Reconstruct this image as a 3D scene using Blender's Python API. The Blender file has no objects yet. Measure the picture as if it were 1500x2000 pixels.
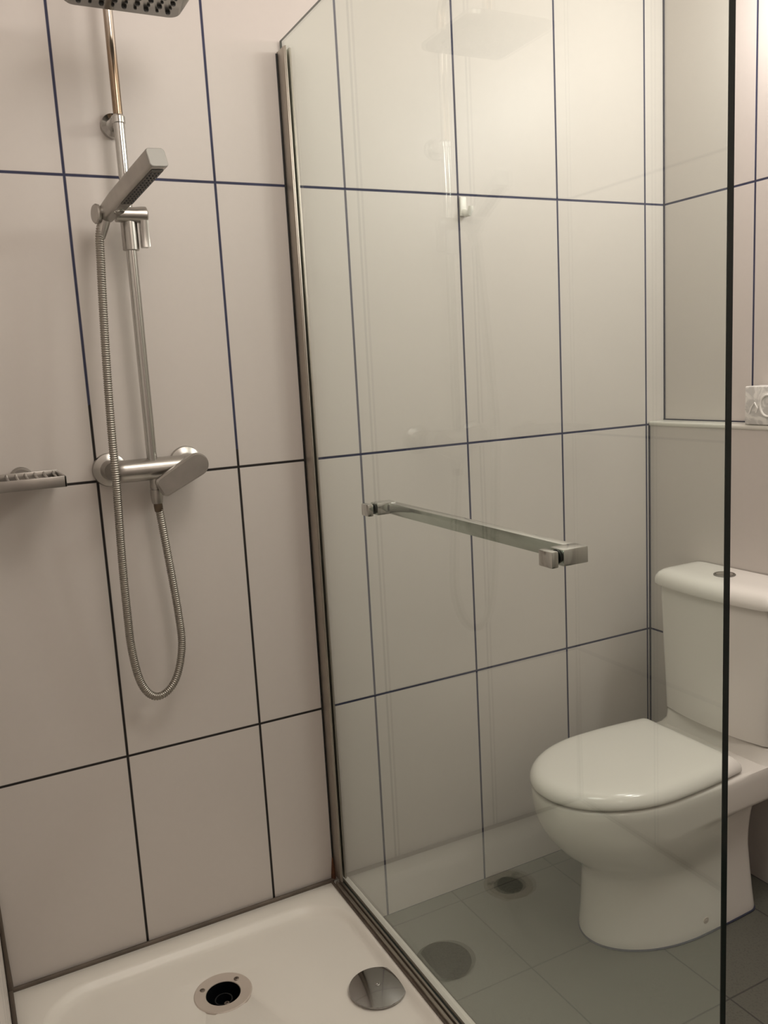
import bpy, bmesh, math, random
from mathutils import Vector, Matrix
from math import sin, cos, pi, radians, sqrt

S = bpy.context.scene
C = S.collection
random.seed(4)

# ------------------------------------------------------------------ camera
cam_data = bpy.data.cameras.new('camera')
cam = bpy.data.objects.new('camera', cam_data)
C.objects.link(cam)
cam_data.sensor_fit = 'VERTICAL'
cam_data.sensor_height = 36.0
cam_data.sensor_width = 27.0
cam_data.lens = 30.2645
cam_data.clip_start = 0.02
RX, DY, FZ = (0.8851, -0.4621, -0.0549), (-0.1228, -0.1181, -0.9854), (0.4489, 0.8789, -0.1613)
cam.matrix_world = Matrix(((RX[0], -DY[0], -FZ[0], 0.1616),
                           (RX[1], -DY[1], -FZ[1], -1.8312),
                           (RX[2], -DY[2], -FZ[2], 1.2374),
                           (0, 0, 0, 1)))
S.camera = cam

# ------------------------------------------------------------------ light and exposure
S.view_settings.view_transform = 'Standard'
S.view_settings.look = 'None'
S.view_settings.gamma = 1.0
S.view_settings.use_curve_mapping = False
S.view_settings.exposure = 0.75
world = bpy.data.worlds.new('world')
S.world = world
world.use_nodes = True
world.node_tree.nodes['Background'].inputs[0].default_value = (0.9, 0.85, 0.8, 1)
world.node_tree.nodes['Background'].inputs[1].default_value = 0.02


def lamp(name, loc, watts, radius, col):
    l = bpy.data.lights.new(name, 'POINT')
    l.energy = watts
    l.shadow_soft_size = radius
    l.color = col
    o = bpy.data.objects.new(name, l)
    o.location = loc
    C.objects.link(o)
    return o


WARM = (1.0, 0.96, 0.925)
for y, e in ((-0.48, 2.1), (-0.86, 5.6), (-1.26, 4.6)):      # three-bulb lamp along the right wall, above the ledge
    lamp('wall_lamp_bulb', (1.90, y, 2.03), e, 0.085, WARM)
lamp('ceiling_lamp_bulb', (0.80, -1.08, 2.12), 8.6, 0.23, (1.0, 0.94, 0.87))
lamp('rear_lamp_bulb', (1.10, -2.42, 1.98), 2.4, 0.05, (1.0, 0.88, 0.76))   # lamp behind the camera

# ------------------------------------------------------------------ node helpers


class NT:
    def __init__(self, name):
        self.m = bpy.data.materials.new(name)
        self.m.use_nodes = True
        self.t = self.m.node_tree
        self.t.nodes.clear()
        self.out = self.n('ShaderNodeOutputMaterial')

    def n(self, kind, **kw):
        nd = self.t.nodes.new(kind)
        for k, v in kw.items():
            setattr(nd, k, v)
        return nd

    def l(self, a, b):
        self.t.links.new(a, b)

    def val(self, sock, v):
        if hasattr(v, 'is_linked') or hasattr(v, 'links'):
            self.l(v, sock)
        else:
            sock.default_value = v

    def math(self, op, a, b=0.0, c=0.0, clamp=False):
        nd = self.n('ShaderNodeMath', operation=op, use_clamp=clamp)
        for i, v in enumerate((a, b, c)):
            if i < len(nd.inputs):
                self.val(nd.inputs[i], v)
        return nd.outputs[0]

    def mix(self, f, a, b):
        nd = self.n('ShaderNodeMix', data_type='RGBA')
        self.val(nd.inputs[0], f)
        for i, v in ((6, a), (7, b)):
            if hasattr(v, 'links'):
                self.l(v, nd.inputs[i])
            else:
                nd.inputs[i].default_value = (*v[:3], 1)
        return nd.outputs[2]

    def coords(self):
        tc = self.n('ShaderNodeTexCoord')
        sp = self.n('ShaderNodeSeparateXYZ')
        self.l(tc.outputs['Object'], sp.inputs[0])
        return tc.outputs['Object'], sp.outputs

    def noise(self, vec, scale, detail=3, rough=0.5):
        nd = self.n('ShaderNodeTexNoise')
        self.l(vec, nd.inputs['Vector'])
        nd.inputs['Scale'].default_value = scale
        nd.inputs['Detail'].default_value = detail
        nd.inputs['Roughness'].default_value = rough
        return nd.outputs[0]

    def line(self, coord, origin, step, width):
        """1 on the joint lines of a coordinate, 0 on the tile, with a soft shoulder"""
        a = self.math('SUBTRACT', coord, origin - step / 2)
        a = self.math('FLOORED_MODULO', a, step)
        a = self.math('ABSOLUTE', self.math('SUBTRACT', a, step / 2))
        s = self.n('ShaderNodeMapRange', interpolation_type='SMOOTHSTEP')
        self.l(a, s.inputs[0])
        s.inputs[1].default_value = width * 0.30
        s.inputs[2].default_value = width * 0.62
        s.inputs[3].default_value = 1
        s.inputs[4].default_value = 0
        return s.outputs[0]

    def principled(self, col, rough, metal=0.0, normal=None, spec=0.5, coat=0.0):
        p = self.n('ShaderNodeBsdfPrincipled')
        if hasattr(col, 'links'):
            self.l(col, p.inputs['Base Color'])
        else:
            p.inputs['Base Color'].default_value = (*col[:3], 1)
        self.val(p.inputs['Roughness'], rough)
        self.val(p.inputs['Metallic'], metal)
        p.inputs['Specular IOR Level'].default_value = spec
        p.inputs['Coat Weight'].default_value = coat
        if normal is not None:
            self.l(normal, p.inputs['Normal'])
        self.l(p.outputs[0], self.out.inputs[0])
        return p

    def bump(self, h, strength, dist):
        b = self.n('ShaderNodeBump')
        b.inputs['Strength'].default_value = strength
        b.inputs['Distance'].default_value = dist
        self.l(h, b.inputs['Height'])
        return b.outputs[0]


TILE = (0.62, 0.57, 0.535)
GROUT = (0.030, 0.030, 0.050)
ZROW = 0.4466


def tile_mat(name, axis, origin, step, zorigin=ZROW, zstep=0.6, gw=0.0060, mould=False):
    t = NT(name)
    vec, xyz = t.coords()
    a = t.line(xyz[axis], origin, step, gw)
    b = t.line(xyz[2], zorigin, zstep, gw)
    g = t.math('MAXIMUM', a, b)
    n = t.noise(vec, 2.3, 4)
    n2 = t.noise(vec, 60, 2)
    k = t.math('ADD', t.math('MULTIPLY', n, 0.7), t.math('MULTIPLY', n2, 0.3))
    base = t.mix(k, tuple(c * 0.95 for c in TILE), tuple(min(1, c * 1.05) for c in TILE))
    gn = t.noise(vec, 9, 3)
    gcol = t.mix(gn, (0.022, 0.022, 0.040), (0.052, 0.058, 0.125))
    if mould:
        # black mould in the joints of the shower's lower part, with a ragged upper limit
        low = t.math('MULTIPLY', t.math('LESS_THAN', xyz[0], 0.905), t.math('LESS_THAN', t.math('ADD', xyz[2], t.math('MULTIPLY', t.noise(vec, 3.5, 3), 0.9)), 1.62))
        gcol = t.mix(low, gcol, (0.012, 0.009, 0.008))
    col = t.mix(g, base, gcol)
    rough = t.math('ADD', t.math('MULTIPLY', g, 0.4), 0.42)
    h = t.math('ADD', t.math('MULTIPLY', g, -1.0), t.math('MULTIPLY', t.noise(vec, 3.0, 2), 0.35))
    t.principled(col, rough, normal=t.bump(h, 0.5, 0.0012))
    return t.m


M = {}
M['tile_back'] = tile_mat('wall tile back', 0, 0.442, 0.3008, mould=True)
M['tile_side'] = tile_mat('wall tile side', 1, 0.0, 0.3)
M['tile_ledge'] = tile_mat('wall tile boxing', 1, 0.0, 0.6)


def simple(name, col, rough, metal=0.0, spec=0.5, coat=0.0, nscale=0, namp=0.06, bump=0.0, bscale=40):
    t = NT(name)
    vec, _ = t.coords()
    c = col
    if nscale:
        c = t.mix(t.noise(vec, nscale, 4), tuple(max(0, v * (1 - namp)) for v in col), tuple(min(1, v * (1 + namp)) for v in col))
    nm = t.bump(t.noise(vec, bscale, 2), bump, 0.001) if bump else None
    t.principled(c, rough, metal, nm, spec, coat)
    return t.m


M['plaster'] = simple('ceiling paint', (0.80, 0.76, 0.70), 0.8, nscale=3)
M['ceramic'] = simple('white ceramic', (0.78, 0.745, 0.70), 0.12, nscale=4, namp=0.02)
M['lid'] = simple('white seat plastic', (0.82, 0.785, 0.74), 0.11, nscale=4, namp=0.02)
M['tray'] = simple('white acrylic tray', (0.88, 0.835, 0.775), 0.30, nscale=5, namp=0.03)
M['ledge'] = simple('glazed ledge tile', (0.72, 0.70, 0.64), 0.25, nscale=5, namp=0.03)
M['white_plastic'] = simple('white plastic', (0.85, 0.83, 0.78), 0.35)
M['flange'] = simple('drain flange plastic', (0.58, 0.50, 0.44), 0.4, nscale=20, namp=0.08)
M['black'] = simple('black plastic', (0.006, 0.007, 0.008), 0.35)
M['rubber'] = simple('dark seal', (0.012, 0.013, 0.012), 0.5)
M['screw'] = simple('dull steel screw', (0.25, 0.21, 0.18), 0.45, 0.9)
M['seal'] = simple('stained sealant', (0.115, 0.088, 0.068), 0.6, nscale=14, namp=0.6)
M['chrome'] = simple('chrome', (0.56, 0.55, 0.53), 0.10, 1.0)
M['old_chrome'] = simple('limescaled chrome', (0.45, 0.43, 0.405), 0.30, 1.0, nscale=30, namp=0.18, bump=0.06, bscale=90)
M['alu'] = simple('brushed aluminium', (0.46, 0.42, 0.37), 0.42, 1.0, nscale=25, namp=0.15)
M['bar_chrome'] = simple('rail chrome', (0.60, 0.60, 0.57), 0.12, 1.0)
M['brown'] = simple('rust brown', (0.10, 0.035, 0.012), 0.8, nscale=60, namp=0.6)

# riser pipe: chrome with brownish worn plating in patches
t = NT('worn chrome pipe')
vec, xyz = t.coords()
mp = t.n('ShaderNodeMapping')
mp.inputs['Scale'].default_value = (30, 30, 5)
t.l(vec, mp.inputs[0])
wear = t.noise(mp.outputs[0], 1.2, 4)
cr = t.n('ShaderNodeMapRange')
t.l(wear, cr.inputs[0])
cr.inputs[1].default_value = 0.22
cr.inputs[2].default_value = 0.50
t.principled(t.mix(cr.outputs[0], (0.60, 0.57, 0.53), (0.30, 0.222, 0.155)), 0.18, 1.0)
M['worn_pipe'] = t.m

# hose: ribbed steel, ribs are in the mesh
M['hose'] = simple('steel hose', (0.34, 0.315, 0.28), 0.34, 1.0)

# floor
t = NT('floor tile')
vec, xyz = t.coords()
g = t.math('MAXIMUM', t.line(xyz[0], 1.237, 0.304, 0.0042), t.line(xyz[1], -0.352, 0.304, 0.0042))
sp = t.noise(vec, 190, 2, 0.7)
sr = t.n('ShaderNodeMapRange')
t.l(sp, sr.inputs[0])
sr.inputs[1].default_value = 0.50
sr.inputs[2].default_value = 0.66
base = t.mix(sr.outputs[0], (0.132, 0.129, 0.106), (0.080, 0.078, 0.066))
base = t.mix(t.noise(vec, 3, 4), base, (0.118, 0.115, 0.095))
col = t.mix(g, base, (0.058, 0.056, 0.050))
t.principled(col, 0.5, normal=t.bump(t.math('MULTIPLY', g, -1), 0.4, 0.001))
M['floor'] = t.m

# glass: each face lets light straight through and mirrors by Fresnel, so the pane's two faces give two reflections
t = NT('clear glass')
geo = t.n('ShaderNodeNewGeometry')
ior = t.n('ShaderNodeMapRange')
t.l(geo.outputs['Backfacing'], ior.inputs[0])
ior.inputs[3].default_value = 1.5
ior.inputs[4].default_value = 1 / 1.5
fr = t.n('ShaderNodeFresnel')
t.l(ior.outputs[0], fr.inputs[0])
tr = t.n('ShaderNodeBsdfTransparent')
tr.inputs[0].default_value = (0.952, 0.985, 0.968, 1)
gl = t.n('ShaderNodeBsdfGlossy')
gl.inputs['Roughness'].default_value = 0.0
gl.inputs[0].default_value = (0.97, 1, 0.98, 1)
mx = t.n('ShaderNodeMixShader')
t.l(fr.outputs[0], mx.inputs[0])
t.l(tr.outputs[0], mx.inputs[1])
t.l(gl.outputs[0], mx.inputs[2])
t.l(mx.outputs[0], t.out.inputs[0])
M['glass'] = t.m
M['glass_edge'] = simple('polished glass edge', (0.004, 0.012, 0.011), 0.12)

# patterned pack
t = NT('marbled wrapper')
vec, xyz = t.coords()
nz = t.n('ShaderNodeTexNoise')
t.l(vec, nz.inputs['Vector'])
nz.inputs['Scale'].default_value = 26
nz.inputs['Detail'].default_value = 5
nz.inputs['Distortion'].default_value = 1.6
rg = t.n('ShaderNodeMapRange')
t.l(nz.outputs[0], rg.inputs[0])
rg.inputs[1].default_value = 0.46
rg.inputs[2].default_value = 0.56
t.principled(t.mix(rg.outputs[0], (0.60, 0.585, 0.56), (0.82, 0.80, 0.76)), 0.5, normal=t.bump(nz.outputs[0], 0.5, 0.004))
M['wrapper'] = t.m

# ------------------------------------------------------------------ mesh helpers


def bm_new():
    return bmesh.new()


def finish(name, bm, mat, parent=None, smooth=True, angle=35, loc=None):
    bmesh.ops.recalc_face_normals(bm, faces=bm.faces)
    me = bpy.data.meshes.new(name)
    if loc is not None:
        bmesh.ops.translate(bm, verts=bm.verts, vec=-Vector(loc))
    bm.to_mesh(me)
    bm.free()
    mats = mat if isinstance(mat, (list, tuple)) else [mat]
    for m in mats:
        me.materials.append(m)
    if smooth:
        for p in me.polygons:
            p.use_smooth = True
        me.set_sharp_from_angle(angle=radians(angle))
    o = bpy.data.objects.new(name, me)
    C.objects.link(o)
    if parent is not None:
        o.parent = parent
    if loc is not None:
        o.location = loc
    return o


def box(bm, lo, hi, bev=0.0, seg=2, mat=0, rot=None, at=None):
    cx = [(a + b) / 2 for a, b in zip(lo, hi)]
    sz = [abs(b - a) for a, b in zip(lo, hi)]
    r = bmesh.ops.create_cube(bm, size=1.0)
    vs = r['verts']
    bmesh.ops.scale(bm, vec=sz, verts=vs)
    fs = set(f for v in vs for f in v.link_faces)
    if bev:
        es = list(set(e for v in vs for e in v.link_edges))
        rr = bmesh.ops.bevel(bm, geom=es, offset=bev, segments=seg, profile=0.5, affect='EDGES')
        vs = list(set(v for f in rr['faces'] for v in f.verts) | set(v for v in vs if v.is_valid))
        stack = [vs[0]]
        seen = {vs[0]}
        while stack:
            v = stack.pop()
            for e in v.link_edges:
                w = e.other_vert(v)
                if w not in seen:
                    seen.add(w)
                    stack.append(w)
        vs = list(seen)
    fs = set(f for v in vs for f in v.link_faces)
    for f in fs:
        f.material_index = mat
    if rot is not None:
        bmesh.ops.rotate(bm, verts=vs, cent=(0, 0, 0), matrix=rot)
    bmesh.ops.translate(bm, verts=vs, vec=cx if at is None else at)
    return vs


def loft(bm, rings, cap0=True, cap1=True, closed=True):
    """rings: lists of points with equal counts"""
    vr = [[bm.verts.new(p) for p in r] for r in rings]
    n = len(vr[0])
    for a, b in zip(vr, vr[1:]):
        for i in range(n if closed else n - 1):
            j = (i + 1) % n
            bm.faces.new((a[i], a[j], b[j], b[i]))
    if cap0:
        bm.faces.new(list(reversed(vr[0])))
    if cap1:
        bm.faces.new(vr[-1])
    return vr


def frame_for(d):
    d = d.normalized()
    up = Vector((0, 0, 1)) if abs(d.z) < 0.95 else Vector((0, 1, 0))
    u = d.cross(up).normalized()
    return u, u.cross(d).normalized()


def lathe(bm, base, axis, prof, n=32, cap0=True, cap1=True):
    """prof: (distance along axis, radius)"""
    a = Vector(axis).normalized()
    u, w = frame_for(a)
    b = Vector(base)
    rings = []
    for h, r in prof:
        r = max(r, 1e-5)
        rings.append([b + a * h + (u * cos(2 * pi * i / n) + w * sin(2 * pi * i / n)) * r for i in range(n)])
    return loft(bm, rings, cap0, cap1)


def tube(bm, pts, rad, n=16):
    """pts: list of Vector, rad: number or list; parallel transported"""
    m = len(pts)
    rads = rad if isinstance(rad, (list, tuple)) else [rad] * m
    d0 = (pts[1] - pts[0]).normalized()
    u, w = frame_for(d0)
    rings = []
    for i in range(m):
        d = (pts[min(i + 1, m - 1)] - pts[max(i - 1, 0)]).normalized()
        u = (u - d * u.dot(d)).normalized()
        w = d.cross(u)
        rings.append([pts[i] + (u * cos(2 * pi * k / n) + w * sin(2 * pi * k / n)) * rads[i] for k in range(n)])
    return loft(bm, rings)


def smooth_path(ctrl, step):
    """Catmull-Rom through the points, resampled at an even step"""
    P = [Vector(p) for p in ctrl]
    P = [P[0] * 2 - P[1]] + P + [P[-1] * 2 - P[-2]]
    dense = []
    for i in range(1, len(P) - 2):
        a, b, c, d = P[i - 1], P[i], P[i + 1], P[i + 2]
        for k in range(40):
            s = k / 40
            dense.append(0.5 * ((2 * b) + (c - a) * s + (2 * a - 5 * b + 4 * c - d) * s * s + (3 * b - a - 3 * c + d) * s ** 3))
    dense.append(P[-2])
    out = [dense[0]]
    acc = 0.0
    for a, b in zip(dense, dense[1:]):
        L = (b - a).length
        pos = 0.0
        while acc + L - pos >= step:
            pos += step - acc
            out.append(a.lerp(b, min(1, pos / L)))
            acc = 0.0
        acc += L - pos
    return out


def rrect(cx, cy, hx, hy, r, z, k=8):
    """rounded rectangle ring in XY"""
    out = []
    for q, (sx, sy) in enumerate(((1, 1), (-1, 1), (-1, -1), (1, -1))):
        for i in range(k + 1):
            a = q * pi / 2 + (pi / 2) * i / k
            out.append(Vector((cx + sx * (hx - r) + r * cos(a), cy + sy * (hy - r) + r * sin(a), z)))
    return out


def thing(name, label, cat, loc, rotz=0.0, group=None):
    o = bpy.data.objects.new(name, None)
    o.empty_display_size = 0.05
    C.objects.link(o)
    o.location = loc
    o.rotation_euler = (0, 0, rotz)
    o['label'] = label
    o['category'] = cat
    if group:
        o['group'] = group
    return o


class Part:
    """builds a mesh in world coordinates and parents it to a thing placed at root.location (no rotation)"""

    def __init__(self, root):
        self.root = root
        self.off = root.location.copy()

    def add(self, name, bm, mat, parent=None, **kw):
        bmesh.ops.translate(bm, verts=bm.verts, vec=-self.off)
        return finish(name, bm, mat, parent or self.root, **kw)


def structure(name, bm, mat, label=None, **kw):
    o = finish(name, bm, mat, **kw)
    o['kind'] = 'structure'
    if label:
        o['label'] = label
    return o


# ------------------------------------------------------------------ the room
XL, XR, XB = 0.150, 2.0157, 1.957
FLOOR, CEIL = -0.152, 2.36
YF = -2.62
TH = 0.10

bm = bm_new(); box(bm, (XL - TH, 0, FLOOR - .05), (XR + TH, TH, CEIL)); structure('wall_back', bm, M['tile_back'], smooth=False)
bm = bm_new(); box(bm, (XL - TH, -1.30, FLOOR - .05), (XL, 0, CEIL)); box(bm, (-0.75, -1.30, FLOOR - .05), (XL - TH, -1.30 + TH, CEIL))
box(bm, (-0.85, YF, FLOOR - .05), (-0.75, -1.30 + TH, CEIL)); structure('wall_left', bm, M['tile_side'], smooth=False)
bm = bm_new(); box(bm, (XR, YF, FLOOR - .05), (XR + TH, 0, CEIL)); structure('wall_right', bm, M['tile_side'], smooth=False)
bm = bm_new(); box(bm, (-0.85, YF - TH, FLOOR - .05), (XR + TH, YF, CEIL)); structure('wall_front', bm, M['tile_back'], smooth=False)
bm = bm_new(); box(bm, (-0.85, YF, FLOOR - .05), (XR, 0, FLOOR)); structure('floor', bm, M['floor'], smooth=False)
bm = bm_new(); box(bm, (-0.85, YF - TH, CEIL), (XR + TH, TH, CEIL + .08)); structure('ceiling', bm, M['plaster'], smooth=False)
# low boxing behind the toilet, and its glazed cap
bm = bm_new(); box(bm, (XB, YF, FLOOR), (XR, 0, 1.044)); structure('trim_1', bm, M['tile_ledge'], 'low tiled boxing along the right wall behind the toilet', smooth=False)
bm = bm_new(); box(bm, (XB - .004, YF, 1.0425), (XR, -0.0005, 1.056), bev=0.005, seg=3); structure('trim_2', bm, M['ledge'], 'pale glazed ledge on top of the tiled boxing')
# dark joint beads in the right-hand corner
bm = bm_new(); box(bm, (XR - .003, -.004, 1.056), (XR, 0, CEIL)); box(bm, (XB - .0035, -.004, FLOOR), (XB, 0, 1.045))
box(bm, (XR - .004, YF, 1.0555), (XR, 0, 1.059)); structure('trim_3', bm, simple('dark joint', GROUT, 0.6), 'dark sealant joint in the corner and along the ledge')

# ------------------------------------------------------------------ shower tray
TX0, TX1, TY0, TY1 = XL + .002, 0.937, -1.195, -0.002
DR = Vector((0.547, -0.219, 0))
tray = thing('shower_tray', 'white shallow shower tray with rounded basin and dark stained seal at the wall', 'shower tray', ((TX0 + TX1) / 2, -0.6, FLOOR))
P = Part(tray)
BX0, BX1, BY0, BY1 = XL + .050, 0.880, -1.13, -0.058
bcx, bcy, bhx, bhy = (BX0 + BX1) / 2, (BY0 + BY1) / 2, (BX1 - BX0) / 2, (BY1 - BY0) / 2
ocx, ocy, ohx, ohy = (TX0 + TX1) / 2, (TY0 + TY1) / 2, (TX1 - TX0) / 2, (TY1 - TY0) / 2
K = 12


def circ_ring(like, cx, cy, r, z):
    out = []
    for p in like:
        a = math.atan2((p.y - bcy) / bhy, (p.x - bcx) / bhx)
        out.append(Vector((cx + r * cos(a), cy + r * sin(a), z)))
    return out


rings = [rrect(ocx, ocy, ohx, ohy, 0.004, FLOOR, K), rrect(ocx, ocy, ohx, ohy, 0.004, -0.004, K), rrect(ocx, ocy, ohx - .004, ohy - .004, 0.004, 0, K)]
for ins, z in ((-.003, 0), (0, -.0006), (.004, -.0032), (.010, -.0095), (.016, -.0145), (.023, -.0170), (.04, -.0180)):
    rings.append(rrect(bcx, bcy, bhx - ins, bhy - ins, 0.115 - ins * .5, z, K))
ref = rings[-1]
for f in (.25, .5, .75):
    c = circ_ring(ref, DR.x, DR.y, .062, -.020)
    rings.append([a.lerp(b, f) for a, b in zip(ref, c)])
for r, z in ((.064, -.0195), (.0615, -.0215), (.050, -.0245)):
    rings.append(circ_ring(ref, DR.x, DR.y, r, z))
bm = bm_new(); loft(bm, rings, True, False)
P.add('basin', bm, M['tray'], angle=50)
bm = bm_new()
tube(bm, [Vector((XL + .0065, -.0062, .0020)), Vector((.5, -.0060, .0020)), Vector((.896, -.0062, .0020))], .0057, 10)
tube(bm, [Vector((XL + .0055, -1.19, .002)), Vector((XL + .0055, -.5, .002)), Vector((XL + .0055, -.0065, .002))], .0050, 10)
tube(bm, [Vector((XL + .0065, -.0065, .0)), Vector((XL + .0050, -.0050, .10)), Vector((XL + .0036, -.0036, .32)), Vector((XL + .0016, -.0016, .52))], [.006, .0045, .003, .001], 10)
P.add('silicone_seal', bm, M['seal'])['label'] = 'dark brown stained sealant'
# drain: flange, well, screws
bm = bm_new()
lathe(bm, (DR.x, DR.y, -.0225), (0, 0, 1), [(0, .0605), (.0035, .0602), (.0048, .058), (.0038, .052), (.0020, .0365), (.0005, .0356), (-.0015, .0354)], 48, False, False)
fl = P.add('drain_flange', bm, M['flange'])
fl['label'] = 'pinkish grey drain ring without its cover'
bm = bm_new()
lathe(bm, (DR.x, DR.y, -.0226), (0, 0, 1), [(-.060, .001), (-.060, .0352), (-.0012, .0353), (.0014, .0350)], 40, True, False)
lathe(bm, (DR.x, DR.y, -.0226), (0, 0, 1), [(-.040, .0185), (-.012, .0185), (-.012, .0160), (-.040, .0160)], 40, False, False)
P.add('drain_well', bm, M['black'])['label'] = 'black open waste hole'
for c in ((.511, -.190, -.0205), (.584, -.193, -.0205), (.545, -.251, -.0225)):
    bm = bm_new()
    lathe(bm, c, (0, 0, 1), [(0, .0055), (.002, .0055), (.0028, .0045), (.0028, .0022), (.0012, .0018)], 18)
    P.add('screw', bm, M['screw'], fl)

# ------------------------------------------------------------------ loose drain cover
cov = thing('drain_cover', 'round domed chrome drain cover lying loose on the shower tray beside the open drain', 'drain cover', (.826, -.383, -.018))
bm = bm_new()
prof = [(0, .048), (.003, .0575), (.0045, .0600), (.0060, .0604), (.0072, .0598)]
for i in range(1, 13):
    r = .0598 * (1 - i / 13)
    prof.append((.0072 + .0062 * (1 - (r / .0598) ** 2), r))
prof.append((.0134, .004))
lathe(bm, (0, 0, 0), (0, 0, 1), prof, 64)
finish('cap', bm, simple('cover chrome', (0.46, 0.45, 0.44), 0.09, 1.0), cov)
bm = bm_new()
lathe(bm, (0, 0, .0128), (0, 0, 1), [(0, .0052), (.0014, .0052), (.002, .0042), (.002, .0026), (.0005, .0022)], 20)
finish('screw', bm, M['chrome'], cov)

# ------------------------------------------------------------------ glass screen
GX, GANG = 0.911, -0.0100          # glass centre at the wall, slight skew
GLEN, GTOP = 1.192, 1.940
scr = thing('shower_screen', 'tall clear frameless glass shower panel with dark green edge, fixed to the tiled wall', 'shower screen', (GX, 0, 0))
scr.rotation_euler.z = math.atan(GANG)
# local frame: x across the pane, -y along it towards the room
bm = bm_new()
vs = box(bm, (-.0026, -GLEN, .006), (.0026, -.004, GTOP))
for f in bm.faces:
    f.material_index = 0 if abs(f.normal.x) > .5 else 1
pane = finish('glass_pane', bm, [M['glass'], M['glass_edge']], scr, smooth=False)
bm = bm_new()
box(bm, (-.0042, -GLEN - .0012, .006), (.0042, -GLEN - .0001, GTOP))
finish('polished_edge', bm, M['glass_edge'], pane, smooth=False)['label'] = 'dark green polished glass edge'
bm = bm_new()
box(bm, (-.0095, -.043, .014), (-.0048, -.001, 1.918), bev=.001)
box(bm, (.0048, -.036, .014), (.0095, -.001, 1.918), bev=.001)
box(bm, (-.0095, -.006, .014), (.0095, -.0005, 1.918))
box(bm, (-.0075, -.0455, .014), (-.0046, -.0425, 1.918), bev=.0008)
wp = finish('wall_profile', bm, M['alu'], scr)
wp['label'] = 'brushed metal wall channel'
bm = bm_new()
box(bm, (-.0125, -.0022, .004), (-.0094, -.0003, 1.915))
finish('seal', bm, M['rubber'], wp)
bm = bm_new()
box(bm, (-.0185, -GLEN, .0002), (.004, -.030, .0035))
box(bm, (-.0185, -GLEN, .0002), (-.0135, -.030, .012), bev=.001)
box(bm, (-.0095, -GLEN, .0002), (-.0046, -.030, .013), bev=.001)
bp = finish('floor_profile', bm, M['alu'], scr)
bp['label'] = 'narrow metal track at the foot of the glass'
bm = bm_new()
box(bm, (-.0235, -GLEN, .0001), (-.0178, -.012, .0045), bev=.001)
box(bm, (.0040, -GLEN, .0001), (.0085, -.010, .0060), bev=.001)
box(bm, (-.0135, -GLEN, .0034), (-.0095, -.030, .0060))
finish('seal', bm, M['seal'], bp)['label'] = 'dirty brown seal lines'
bm = bm_new()
lathe(bm, (-.0125, -.004, .005), (0, 0, 1), [(0, .006), (.012, .0055), (.03, .0038), (.055, .0015)], 12)
finish('rust_stain', bm, M['brown'], wp)['label'] = 'orange rust at the foot of the channel'

# ------------------------------------------------------------------ towel rail on the glass
rail = thing('towel_rail', 'square chrome towel rail clamped through the glass panel', 'towel rail', (GX, 0, 0.969))
rail.rotation_euler.z = scr.rotation_euler.z
YN, YFAR = -0.9095, -0.3340
bm = bm_new()
box(bm, (.0285, YN + .004, -.0112), (.0470, YFAR - .004, .0112), bev=.0012)
finish('bar', bm, M['bar_chrome'], rail, angle=30)
for y, s in ((YN, 1), (YFAR, 1)):
    y0, y1 = (y, y + .030)
    bm = bm_new()
    box(bm, (.0046, y0, -.0118), (.0475, y1, .0118), bev=.0014)
    a = finish('arm', bm, M['bar_chrome'], rail, angle=30)
    bm = bm_new()
    lathe(bm, (.0027, (y0 + y1) / 2, 0), (1, 0, 0), [(0, .0105), (.0024, .0105)], 24)
    finish('gasket', bm, M['rubber'], a)
    bm = bm_new()
    lathe(bm, (-.0050, (y0 + y1) / 2, 0), (1, 0, 0), [(0, .0105), (.0024, .0105)], 24)
    finish('gasket', bm, M['rubber'], a)
    bm = bm_new()
    box(bm, (-.0170, y0 - .001, -.0120), (-.0048, y1 - .001, .0116), bev=.0018)
    finish('clamp_knob', bm, M['bar_chrome'], rail, angle=30)

# ------------------------------------------------------------------ shower set: mixer, riser, head
RXc, RYc = 0.5435, -0.060
sh = thing('shower_set', 'chrome shower column with wall mixer, riser pipe and square overhead rose', 'shower', (RXc, 0, 1.066))
P = Part(sh)
# mixer body
MZ, MY = 1.0665, -0.056
bm = bm_new()
prof = [(0, .012), (.002, .0195), (.006, .0222), (.02, .0228), (.15, .0228), (.158, .0222), (.163, .0195), (.165, .010)]
lathe(bm, (.466, MY, MZ), (1, 0, 0), prof, 40)
body = P.add('mixer_body', bm, M['old_chrome'])
for x in (.468, .626):
    bm = bm_new()
    lathe(bm, (x, 0, MZ + .002), (0, -1, 0), [(.0005, .0345), (.004, .0350), (.010, .0335), (.014, .0270), (.016, .021), (.034, .020), (.048, .018)], 36)
    P.add('wall_rosette', bm, M['old_chrome'], body)
# lever: a flat slab pointing down to the left, in front of the body's right end
bm = bm_new()
lathe(bm, (.6215, MY - .006, MZ + .003), (0, -1, 0), [(0, .0215), (.026, .0215), (.030, .020), (.031, .012)], 32)
P.add('cartridge', bm, M['old_chrome'], body)
bm = bm_new()


def stadium(L, r0, r1, z, ins=0.0, k=12):
    out = []
    for i in range(k + 1):
        a = pi / 2 - pi * i / k
        out.append(Vector(((r0 - ins) * cos(a), (r0 - ins) * sin(a), z)))
    rc = .009
    for i in range(k // 2 + 1):
        a = -pi / 2 - (pi / 2) * i / (k // 2)
        out.append(Vector((-L + ins + rc + (rc) * cos(a), -r1 + ins + rc + rc * sin(a), z)))
    for i in range(k // 2 + 1):
        a = pi - (pi / 2) * i / (k // 2)
        out.append(Vector((-L + ins + rc + rc * cos(a), r1 - ins - rc + rc * sin(a), z)))
    return out


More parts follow.
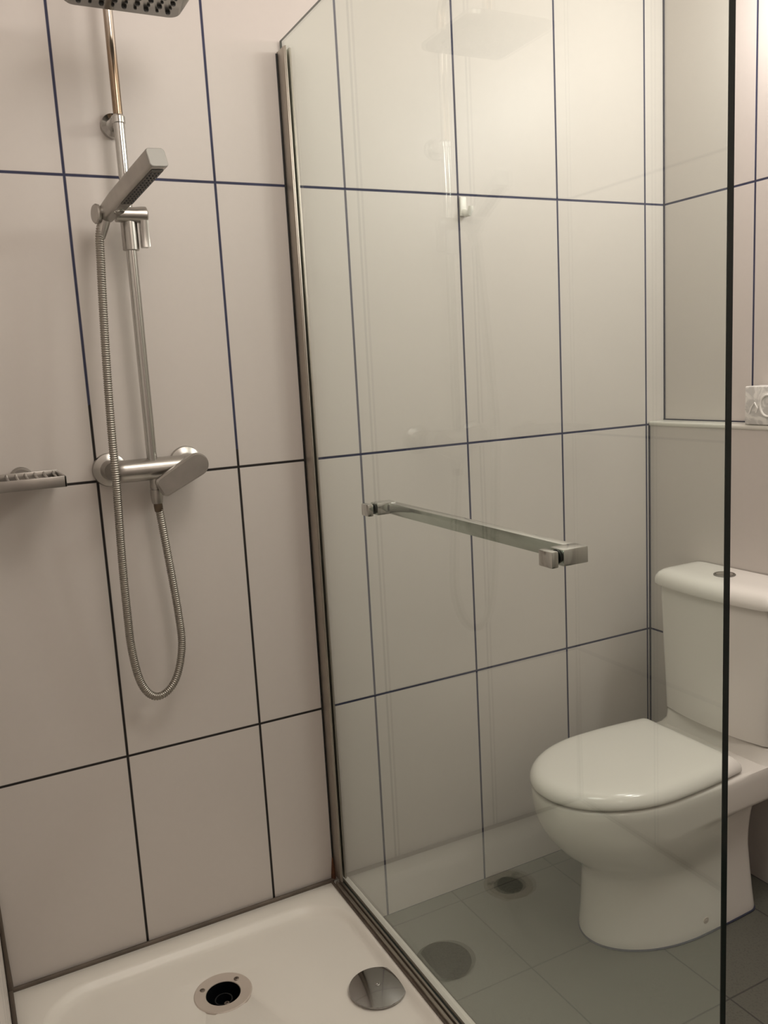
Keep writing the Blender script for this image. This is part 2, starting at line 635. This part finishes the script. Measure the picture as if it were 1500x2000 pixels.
loft(bm, [stadium(.091, .0235, .0205, 0, .004), stadium(.091, .0235, .0205, .003), stadium(.091, .0235, .0205, .014), stadium(.091, .0235, .0205, .018, .003)])
Mx = Matrix.Translation((.6245, -.088, MZ + .004)) @ Matrix.Rotation(radians(28), 4, 'Y').inverted() @ Matrix.Rotation(radians(90), 4, 'X') 
bmesh.ops.transform(bm, matrix=Mx, verts=bm.verts)
P.add('lever', bm, M['old_chrome'], body)
# hose outlet under the body
bm = bm_new()
lathe(bm, (.5475, -.054, 1.048), (0, 0, -1), [(0, .0118), (.022, .0118), (.0225, .0105), (.024, .0105), (.0245, .0128), (.036, .0128), (.050, .0112), (.0535, .0105)], 24)
P.add('hose_outlet', bm, M['old_chrome'], body)
# riser: thick lower pipe, collar at the wall bracket, thinner worn upper pipe bending over to the rose
bm = bm_new()
tube(bm, [Vector((RXc, RYc, 1.082)), Vector((RXc, RYc, 1.40)), Vector((RXc, RYc, 1.738))], .0105, 24)
P.add('riser_pipe', bm, M['chrome'])
HZ, HY = 1.905, -0.246
pts = [Vector((RXc, RYc, 1.735)), Vector((RXc, RYc, 1.85)), Vector((RXc, RYc, 2.00))]
for i in range(1, 13):
    a = (pi / 2) * i / 12
    pts.append(Vector((RXc, RYc - .06 + .06 * cos(a), 2.00 + .06 * sin(a))))
pts.append(Vector((RXc, HY + .05, 2.06)))
for i in range(1, 11):
    a = (pi / 2) * i / 10
    pts.append(Vector((RXc, HY + .04 - .04 * sin(a), 2.02 + .04 * cos(a))))
pts.append(Vector((RXc, HY, HZ + .02)))
bm = bm_new(); tube(bm, pts, .0090, 24)
P.add('upper_pipe', bm, M['worn_pipe'])['label'] = 'brownish worn upper pipe'
bm = bm_new()
lathe(bm, (RXc, RYc, 1.732), (0, 0, 1), [(0, .0112), (.001, .0128), (.012, .0128), (.014, .0112), (.016, .0094)], 28)
lathe(bm, (RXc, 0, 1.742), (0, -1, 0), [(.0004, .0235), (.006, .0238), (.010, .0225), (.012, .0135), (.05, .0118)], 32)
P.add('wall_bracket', bm, M['chrome'])
# overhead rose
bm = bm_new()
hx = .102
loft(bm, [rrect(RXc + .006, HY, hx - .003, hx - .003, .018, HZ - .0045), rrect(RXc + .006, HY, hx, hx, .020, HZ - .002), rrect(RXc + .006, HY, hx, hx, .020, HZ + .006), rrect(RXc + .006, HY, hx - .004, hx - .004, .018, HZ + .009), rrect(RXc + .006, HY, .04, .04, .015, HZ + .012)])
lathe(bm, (RXc, HY, HZ + .010), (0, 0, 1), [(0, .026), (.012, .022), (.024, .0125), (.034, .0125)], 28)
rose = P.add('shower_rose', bm, simple('dull chrome rose', (0.26, 0.255, 0.23), 0.22, 1.0), angle=40)
bm = bm_new()
for i in range(9):
    for j in range(9):
        x = RXc + .006 + (i - 4) * .0195 + (0.0 if j % 2 else .0)
        y = HY + (j - 4) * .0195
        if (i + j) % 2 == 0:
            lathe(bm, (x, y, HZ - .0044), (0, 0, -1), [(0, .0048), (.0016, .0045), (.003, .0032)], 10)
        else:
            lathe(bm, (x, y, HZ - .0044), (0, 0, -1), [(0, .0030), (.0012, .0028), (.002, .002)], 8)
nz = P.add('nozzles', bm, M['black'], rose)
nz['kind'] = 'stuff'
# slider with clamp arm, wing knob and cup
SZ = 1.5630
bm = bm_new()
lathe(bm, (RXc, RYc, 1.497), (0, 0, 1), [(0, .0145), (.001, .0158), (.060, .0158), (.076, .0165), (.078, .012)], 28)
sl = P.add('slider', bm, M['old_chrome'])
bm = bm_new()
lathe(bm, (.516, -.068, SZ), (1, 0, 0), [(0, .012), (.002, .0145), (.040, .0148), (.052, .0160), (.060, .0160), (.0625, .013)], 28)
P.add('clamp_arm', bm, M['old_chrome'], sl)
bm = bm_new()
wing = [[(-.0085, .010), (.0085, .010), (.0095, -.010), (.0060, -.030), (.0075, -.062), (-.0075, -.062), (-.0060, -.030), (-.0095, -.010)]]
for x, k in ((0, .88), (.002, 1), (.014, 1), (.0165, .86)):
    pass
rr = []
for x, k in ((0, .88), (.002, 1), (.013, 1), (.0155, .86)):
    rr.append([Vector((.5625 + x, -.068 + p[0] * 1.25 * k, SZ + p[1] * (1 if abs(p[1]) < .05 else (.985 if k == 1 else .96)))) for p in wing[0]])
loft(bm, rr)
P.add('wing_knob', bm, M['old_chrome'], sl)

# ------------------------------------------------------------------ hand shower
hA, hB = Vector((.4985, -.076, 1.5605)), Vector((.5530, -.290, 1.6185))
hd = (hB - hA).normalized()
hs = thing('hand_shower', 'square chrome stick hand shower resting in the slider, pointing into the room', 'hand shower', hA)
P = Part(hs)
u, w = frame_for(hd)     # u sideways, w upward-ish
roll = Matrix.Rotation(radians(6), 3, hd)
u, w = roll @ u, roll @ w


def hsec(d, a, b, r, dz=0.0):
    c = hA + hd * d + w * dz
    return [c + u * p.x + w * p.y for p in rrect(0, 0, a, b, r, 0, 5)]


L = (hB - hA).length
bm = bm_new()
loft(bm, [hsec(-.012, .010, .010, .0095), hsec(-.010, .0135, .0135, .012), hsec(0, .0160, .0155, .013), hsec(.02, .0165, .0160, .011), hsec(.06, .0168, .0165, .007), hsec(.14, .0175, .0165, .006), hsec(L - .003, .0180, .0165, .006)])
hb = P.add('body', bm, M['old_chrome'], angle=32)
bm = bm_new()
loft(bm, [hsec(L - .003, .0180, .0165, .006), hsec(L - .0008, .0177, .0162, .006), hsec(L, .0165, .0150, .005)])
P.add('end_cap', bm, simple('satin end cap', (0.33, 0.32, 0.30), 0.5, 0.4), hb, angle=32)
bm = bm_new()
c0, c1 = hA + hd * .085 - w * .0166, hA + hd * (L - .012) - w * .0166
ring = []
for c, k in ((c0, 1), (c1, 1)):
    ring.append([c + u * .0115, c - u * .0115, c - u * .0115 - w * .0018, c + u * .0115 - w * .0018])
loft(bm, ring)
sf = P.add('spray_face', bm, simple('spray face grey', (0.10, 0.09, 0.08), 0.45), hb, smooth=False)
bm = bm_new()
for i in range(14):
    for j in (-1, 0, 1):
        c = hA + hd * (.092 + i * .0088) - w * .018 + u * (j * .0072)
        lathe(bm, c, -w, [(0, .0018), (.002, .0014)], 8)
P.add('nozzles', bm, M['black'], sf)['kind'] = 'stuff'
bm = bm_new()
lathe(bm, hA + hd * .052 - w * .015, -w, [(0, .0105), (.003, .0105), (.0048, .0085), (.0050, .003)], 20)
P.add('mode_button', bm, M['chrome'], hb)
bm = bm_new()
lathe(bm, hA - u * .0, Vector((-1, -.25, 0)), [(.010, .0115), (.016, .018), (.020, .0185), (.0225, .0165), (.0230, .006)], 30)
P.add('end_button', bm, M['old_chrome'], hb)
bm = bm_new()
hq = hA + Vector((-.004, .0, -.010))
lathe(bm, hq, Vector((-.30, .05, -1)), [(0, .0120), (.020, .0105), (.034, .0085), (.0345, .0078)], 20)
P.add('hose_nut', bm, M['old_chrome'], hb)

# ------------------------------------------------------------------ hose
ctrl = [(.5475, -.054, 1.000), (.5500, -.054, .975), (.5560, -.054, .905), (.5625, -.054, .83), (.5680, -.054, .755), (.5690, -.055, .69),
        (.5560, -.056, .632), (.5350, -.057, .598), (.5080, -.057, .586), (.4860, -.058, .602), (.4715, -.060, .640), (.4630, -.064, .705),
        (.4610, -.070, .77), (.4600, -.080, .88), (.4615, -.091, 1.00), (.4625, -.095, 1.06), (.4640, -.092, 1.15), (.4690, -.086, 1.28), (.4760, -.080, 1.41),
        (.4805, -.077, 1.48), (.4825, -.076, 1.515), (.4860, -.076, 1.534), (.4905, -.076, 1.545)]
path = smooth_path(ctrl, 0.0011)
rad = [.0077 + (.0008 if (i // 2) % 2 else -.0005) for i in range(len(path))]
hose = thing('shower_hose', 'ribbed steel shower hose hanging in a long loop below the mixer', 'hose', (.515, 0, .586))
P = Part(hose)
bm = bm_new(); tube(bm, path[6:-4], rad[6:-4], 12)
P.add('hose_tube', bm, M['hose'], angle=70)
bm = bm_new()
lathe(bm, (.5477, -.054, .9945), (0.06, 0, -1), [(0, .0088), (.006, .0092), (.016, .0086), (.017, .0078)], 20)
P.add('end_sleeve', bm, simple('rusty sleeve', (0.16, 0.125, 0.095), 0.4, 1.0))

# ------------------------------------------------------------------ soap dish
dish = thing('soap_dish', 'chrome wire-slotted soap dish fixed to the wall left of the mixer', 'soap dish', (.285, 0, 1.07))
P = Part(dish)
DX0, DX1, DY0, DY1, DZ0, DZ1 = .205, .365, -.146, -.016, 1.058, 1.0785
bm = bm_new()
T = .004
box(bm, (DX0, DY0, DZ0), (DX1, DY0 + T, DZ1), bev=.001)
box(bm, (DX0, DY1 - T, DZ0 + .004), (DX1, DY1, DZ1 + .002), bev=.001)
box(bm, (DX0, DY0, DZ0), (DX0 + T, DY1, DZ1), bev=.001)
box(bm, (DX1 - T, DY0, DZ0), (DX1, DY1, DZ1), bev=.001)
P.add('frame', bm, M['old_chrome'])
for i in range(9):
    x = DX0 + .014 + i * .0172
    bm = bm_new()
    tube(bm, [Vector((x, DY0 + .002, DZ1 - .002)), Vector((x, DY0 + .010, DZ1 - .007)), Vector((x, (DY0 + DY1) / 2, DZ1 - .009)), Vector((x, DY1 - .010, DZ1 - .005)), Vector((x, DY1 - .002, DZ1 - .001))], .0027, 10)
    P.add('slat', bm, M['old_chrome'])
bm = bm_new(); box(bm, (DX0 + .003, DY0 + .003, DZ0 + .001), (DX1 - .003, DY1 - .003, DZ0 + .003))
P.add('drip_tray', bm, M['old_chrome'], smooth=False)
bm = bm_new()
lathe(bm, (.299, 0, 1.069), (0, -1, 0), [(.0004, .022), (.008, .0222), (.012, .0195), (.018, .018)], 28)
P.add('wall_mount', bm, M['old_chrome'])

# ------------------------------------------------------------------ toilet
TCY = -0.342
toi = thing('toilet', 'white close-coupled toilet with closed lid standing against the tiled boxing', 'toilet', (1.68, TCY, FLOOR))
P = Part(toi)


def dring(xf, xb, xm, w, wr, z, rc=.03, nf=40, nsd=8):
    """D-shaped outline: elliptic front (towards -x), sides tapering to the back"""
    rc = min(rc, wr * .9)
    out = []
    # back edge, from +y corner ... go: right back corner (+y) -> side -> front -> side (-y) -> corner
    for i in range(7):
        a = (pi / 2) * i / 6
        out.append(Vector((xb - rc + rc * cos(a), TCY + wr - rc + rc * sin(a), z)))
    for i in range(1, nsd):
        s = i / nsd
        e = s * s * (3 - 2 * s)
        out.append(Vector((xb - rc + (xm - xb + rc) * s, TCY + wr + (w - wr) * (1 - (1 - s) ** 2), z)))
    for i in range(nf + 1):
        a = pi / 2 - pi * i / nf
        out.append(Vector((xm - (xm - xf) * cos(a), TCY + w * sin(a), z)))
    for i in range(nsd - 1, 0, -1):
        s = i / nsd
        out.append(Vector((xb - rc + (xm - xb + rc) * s, TCY - wr - (w - wr) * (1 - (1 - s) ** 2), z)))
    for i in range(7):
        a = -pi / 2 + (pi / 2) * i / 6
        out.append(Vector((xb - rc + rc * cos(a), TCY - wr + rc + rc * sin(a), z)))
    return out


bm = bm_new()
rows = [  # xf, xb, xm, w, wr, z, rc
    (1.414, 1.853, 1.650, .137, .133, FLOOR + .0015, .03),
    (1.412, 1.855, 1.650, .138, .134, FLOOR + .010, .03),
    (1.414, 1.853, 1.650, .137, .133, FLOOR + .025, .03),
    (1.418, 1.850, 1.650, .135, .130, -.09, .03),
    (1.421, 1.846, 1.650, .132, .127, -.04, .03),
    (1.423, 1.843, 1.645, .130, .125, .00, .03),
    (1.422, 1.841, 1.635, .130, .124, .026, .03),
    (1.412, 1.841, 1.615, .134, .124, .042, .03),
    (1.386, 1.841, 1.595, .142, .125, .064, .03),
    (1.354, 1.842, 1.578, .154, .127, .092, .03),
    (1.330, 1.844, 1.565, .163, .130, .120, .03),
    (1.313, 1.850, 1.550, .1695, .134, .146, .03),
    (1.306, 1.866, 1.545, .1715, .142, .159, .03),
    (1.304, 1.945, 1.542, .1722, .164, .1645, .012),
    (1.300, 1.954, 1.540, .1725, .167, .172, .012),
    (1.294, 1.9555, 1.535, .1750, .168, .195, .012),
    (1.290, 1.9555, 1.532, .1765, .168, .225, .012),
    (1.290, 1.9555, 1.530, .1768, .168, .242, .012),
    (1.293, 1.9545, 1.530, .1745, .1665, .2485, .012),
    (1.305, 1.950, 1.530, .165, .158, .2505, .012)]
loft(bm, [dring(a, b, c, d, e, z, rc) for a, b, c, d, e, z, rc in rows])
# raised back step that carries the cistern
st = []
for ins, z in ((-.010, .247), (-.004, .252), (0, .262), (.001, .284), (.003, .2885), (.010, .290)):
    st.append(rrect((1.832 + 1.9545) / 2, TCY, (1.9545 - 1.832) / 2 - max(ins, 0) + max(-ins, 0) * 0, .172 - ins, .03, z, 6))
for r in st[:2]:
    for v in r:
        if v.x < 1.86:
            v.x -= .008
loft(bm, st)
pan = P.add('bowl', bm, M['ceramic'], angle=60)
bm = bm_new(); lathe(bm, (1.664, -.4745, -.114), (0, -1, -.05), [(0, .0085), (.0045, .0085), (.005, .0065), (.0050, .0036)], 20)
lathe(bm, (1.664, -.478, -.1142), (0, -1, -.05), [(0, .0034), (.0022, .003)], 12)
P.add('screw_cap', bm, M['flange'], pan)


bm = bm_new()
loft(bm, [dring(1.4115, 1.856, 1.650, .139, .135, FLOOR + .0002, .03), dring(1.4105, 1.857, 1.650, .140, .136, FLOOR + .003, .03), dring(1.4115, 1.856, 1.650, .1388, .1348, FLOOR + .0055, .03)])
P.add('base_joint', bm, simple('blue grey joint', (.045, .05, .085), .6), pan)


# cistern
def cring(z, w, xf0, bow, ins=0.0, xb=1.9555, rc=.028, n=18):
    """bowed-front plan of the cistern"""
    out = []
    hw = w - ins
    xbk = xb - min(ins, .002)

    def front(y):
        return xf0 + ins + bow * (abs(y) / w) ** 2.2
    for i in range(n + 1):
        y = (hw - rc) * (1 - 2 * i / n)
        out.append(Vector((front(y), TCY + y, z)))
    xc = front(hw - rc)
    for i in range(1, 6):
        a = (pi / 2) * i / 6
        out.append(Vector((xc + rc * (1 - cos(a)), TCY - (hw - rc) - rc * sin(a), z)))
    out.append(Vector((xc + rc, TCY - hw, z)))
    out.append(Vector((xbk, TCY - hw, z)))
    out.append(Vector((xbk, TCY + hw, z)))
    out.append(Vector((xc + rc, TCY + hw, z)))
    for i in range(5, 0, -1):
        a = (pi / 2) * i / 6
        out.append(Vector((xc + rc * (1 - cos(a)), TCY + (hw - rc) + rc * sin(a), z)))
    return out


bm = bm_new()
loft(bm, [cring(.2915, .170, 1.821, .022, .004), cring(.2945, .170, 1.8165, .022), cring(.40, .173, 1.8125, .022), cring(.52, .1765, 1.8085, .022), cring(.6365, .179, 1.8055, .022)])
cis = P.add('cistern', bm, M['ceramic'], angle=50)
bm = bm_new()
loft(bm, [cring(.6372, .180, 1.805, .022, .002), cring(.6385, .191, 1.793, .022, .0015), cring(.6420, .191, 1.793, .022), cring(.6520, .191, 1.793, .022, .0005), cring(.6620, .191, 1.793, .022, .0035), cring(.6700, .191, 1.793, .022, .009), cring(.6765, .191, 1.793, .022, .018), cring(.6800, .191, 1.793, .022, .030), cring(.6815, .191, 1.793, .022, .045), cring(.6822, .191, 1.793, .022, .060, rc=.02)])
lid = P.add('cistern_lid', bm, M['lid'], angle=60)
bm = bm_new()
lathe(bm, (1.881, -.335, .6816), (0, 0, 1), [(0, .0268), (.003, .0268), (.0042, .0255), (.0042, .0225), (.0028, .0218)], 36)
fb = P.add('flush_button', bm, simple('button ring', (.30, .29, .28), .25, 1.0), lid)
bm = bm_new()
lathe(bm, (1.881, -.335, .6842), (0, 0, 1), [(0, .0212), (.0012, .0208), (.0020, .018), (.0022, .004)], 32)
P.add('push_plate', bm, M['chrome'], fb)
# seat and closed lid
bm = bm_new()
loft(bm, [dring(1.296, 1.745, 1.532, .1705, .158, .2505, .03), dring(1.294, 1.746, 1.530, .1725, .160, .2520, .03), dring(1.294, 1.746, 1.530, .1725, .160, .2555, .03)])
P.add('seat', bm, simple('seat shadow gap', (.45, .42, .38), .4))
bm = bm_new()
rows = []
for ins, z in ((.006, .2560), (.0015, .2566), (0, .2590), (0, .2640), (.0015, .2700), (.005, .2765), (.0105, .2825), (.018, .2872), (.028, .2902), (.045, .2920), (.07, .2932), (.10, .2940)):
    rows.append(dring(1.287 + ins, 1.757 - ins * .75, 1.530, .1785 - ins, .164 - ins, z, .013))
loft(bm, rows)
P.add('seat_lid', bm, M['lid'], angle=60)

# ------------------------------------------------------------------ white hook on the back wall
hk = thing('wall_hook', 'small white plastic hook on the tiled wall behind the glass', 'hook', (1.356, 0, 1.594))
P = Part(hk)
bm = bm_new(); box(bm, (1.3455, -.008, 1.596), (1.3635, -.0006, 1.641), bev=.0025)
P.add('back_plate', bm, M['white_plastic'])
bm = bm_new()
tube(bm, [Vector((1.356, -.004, 1.606)), Vector((1.357, -.014, 1.600)), Vector((1.360, -.022, 1.600)), Vector((1.362, -.026, 1.607)), Vector((1.362, -.027, 1.616))], [.0085, .008, .0075, .007, .006], 12)
P.add('hook_tip', bm, M['white_plastic'])

# ------------------------------------------------------------------ patterned pack on the ledge
pk = thing('tissue_pack', 'white marble-patterned tissue box standing on the pale ledge', 'tissue box', (1.981, -.392, 1.0566))
P = Part(pk)
bm = bm_new(); box(bm, (1.951, -.452, 1.0567), (2.0125, -.331, 1.151), bev=.003, seg=3)
P.add('carton', bm, M['wrapper'])
bm = bm_new()
ring = [Vector((1.9505, -.399 + .021 * cos(a), 1.104 + .026 * sin(a))) for a in [2 * pi * i / 40 for i in range(40)]]
for dy, sc in ((0, 1),):
    tube(bm, ring + [ring[0]], .0030, 8)
tube(bm, [Vector((1.9505, -.345, 1.083)), Vector((1.9505, -.352, 1.100)), Vector((1.9505, -.361, 1.111)), Vector((1.9505, -.369, 1.097)), Vector((1.9505, -.365, 1.086))], .0022, 8)
P.add('embossed_scroll', bm, simple('wrapper relief', (.83, .81, .77), .5))
